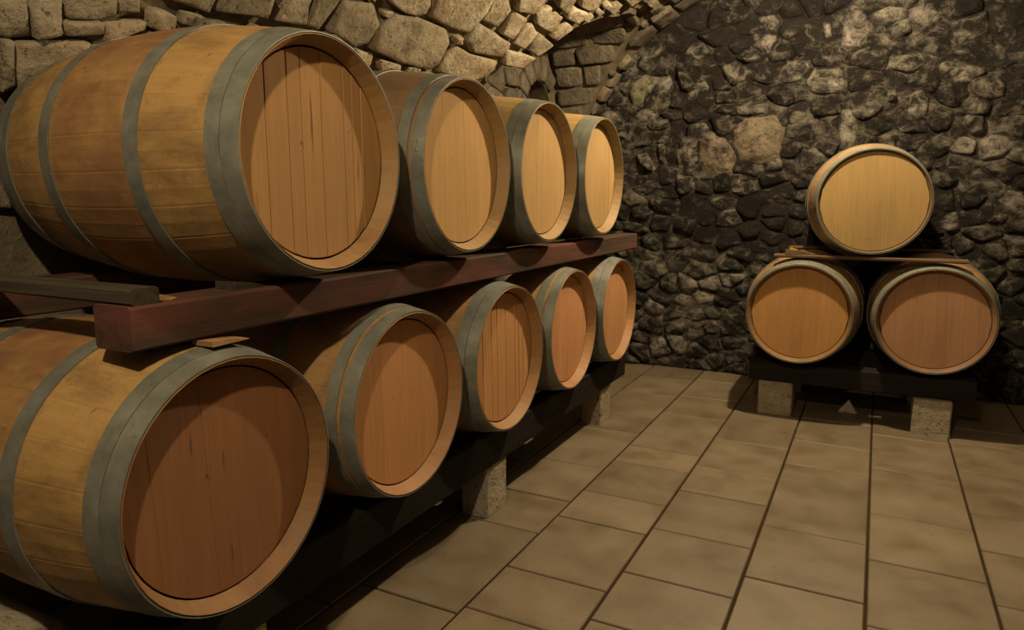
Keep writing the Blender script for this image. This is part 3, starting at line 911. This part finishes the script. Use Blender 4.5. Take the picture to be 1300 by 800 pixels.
wedge('wooden_wedge', (-.40, 4.58, ZP + .02), .16, .08, .030, 0, M_PLANKX, 'brown wooden wedge on the plank above the orange-headed barrel')
wedge('wooden_wedge', (-.44, 4.58, ZP + .045), .05, .04, .018, .3, M_WEDGE_LIT, 'small yellow piece painted as the lit part of the brown wedge')
v = [(-.055, -.02, 0), (.058, -.018, 0), (.004, -.016, .085), (-.05, .022, 0), (.054, .02, 0), (.006, .018, .08)]  # small pale triangular prism
tag(mesh_obj('pale_prism', v, [(0, 1, 2), (3, 5, 4), (0, 3, 4, 1), (1, 4, 5, 2), (0, 2, 5, 3)], M_CONC, loc=(-.085, 4.86, 0)), 'small pale triangular offcut on the floor under the barrel pyramid', 'prism')
wedge('wooden_wedge', (-1.335, 1.13, ZB - .095 - .0135), .11, .07, .0125, math.pi / 2, M_WEDGE, 'thin pale wooden shim between the reddish beam and the dark-headed barrel')

# pale boulder-like stone standing beside the free end of the long rack
def boulder(c, rx, ry, rz, label):
    v, f = [], []
    nu, nv = 20, 10
    for i in range(nv + 1):
        ph = math.pi / 2 * i / nv
        for j in range(nu):
            th = 2 * math.pi * j / nu
            e = .55
            cx = math.copysign(abs(math.cos(th)) ** e, math.cos(th)); cy = math.copysign(abs(math.sin(th)) ** e, math.sin(th))
            q = Vector((rx * cx * math.cos(ph) ** .8, ry * cy * math.cos(ph) ** .8, rz * math.sin(ph) ** .8 if ph else 0))
            k = 1 + .06 * noise.noise(q * 5) + .03 * noise.noise(q * 14)
            v.append((q.x * k, q.y * k, q.z * k))
    for i in range(nv):
        for j in range(nu):
            f.append((i * nu + j, i * nu + (j + 1) % nu, (i + 1) * nu + (j + 1) % nu, (i + 1) * nu + j))
    f.append(tuple(reversed(range(nu))))
    return tag(mesh_obj('stone_block', v, f, M_CONC, smooth=True, loc=c), label, 'stone')
boulder((-1.86, .80, 0), .27, .21, .37, 'pale rough stone with rounded edges beside the free end of the lower barrel row')

# ------------------------------------------------------------------ lamps on the vault
M_LAMPBASE = mat_plain('lamp_porcelain', (.5, .48, .44), .4)
M_BULB = mat_plain('lamp_bulb', (1, .9, .7), .3, emit=12)
def lamp(loc, power, label):
    x, y, z = loc
    zt = VZ + math.sqrt(VR ** 2 - (x - VX) ** 2)
    t = empty('ceiling_lamp', (x, y, zt)); tag(t, label, 'lamp', 'bare bulbs on the vault crown')
    def lathe(name, prof, mat):
        n = 20; v = []; f = []
        for r_, zz in prof:
            for j in range(n):
                a = 2 * math.pi * j / n; v.append((r_ * math.cos(a), r_ * math.sin(a), zz))
        for i in range(len(prof) - 1):
            for j in range(n): f.append((i * n + j, i * n + (j + 1) % n, (i + 1) * n + (j + 1) % n, (i + 1) * n + j))
        f.append(tuple(range(n))); f.append(tuple(reversed(range((len(prof) - 1) * n, len(prof) * n))))
        return mesh_obj(name, v, f, mat, t, smooth=True)
    d = zt - z
    lathe('base_plate', [(.06, .03), (.06, -.015), (.02, -.025)], M_LAMPBASE)
    lathe('socket', [(.018, -.02), (.02, -d + .15), (.018, -d + .12)], M_LAMPBASE)
    lathe('bulb', [(.014, -d + .12), (.028, -d + .09), (.03, -d + .07), (.02, -d + .05), (.004, -d + .045)], M_BULB)
    ld = bpy.data.lights.new('bulb_light', 'POINT'); ld.energy = power; ld.color = LAMP_COL; ld.shadow_soft_size = .035
    lo = bpy.data.objects.new('bulb_light', ld); col.objects.link(lo); lo.parent = t; lo.location = (0, 0, -d)
lamp(LAMP_FAR, POWER_FAR, 'bare bulb hanging from the vault in front of the end wall')
lamp(LAMP_NEAR, POWER_NEAR, 'bare bulb hanging from the vault over the free end of the long rack')
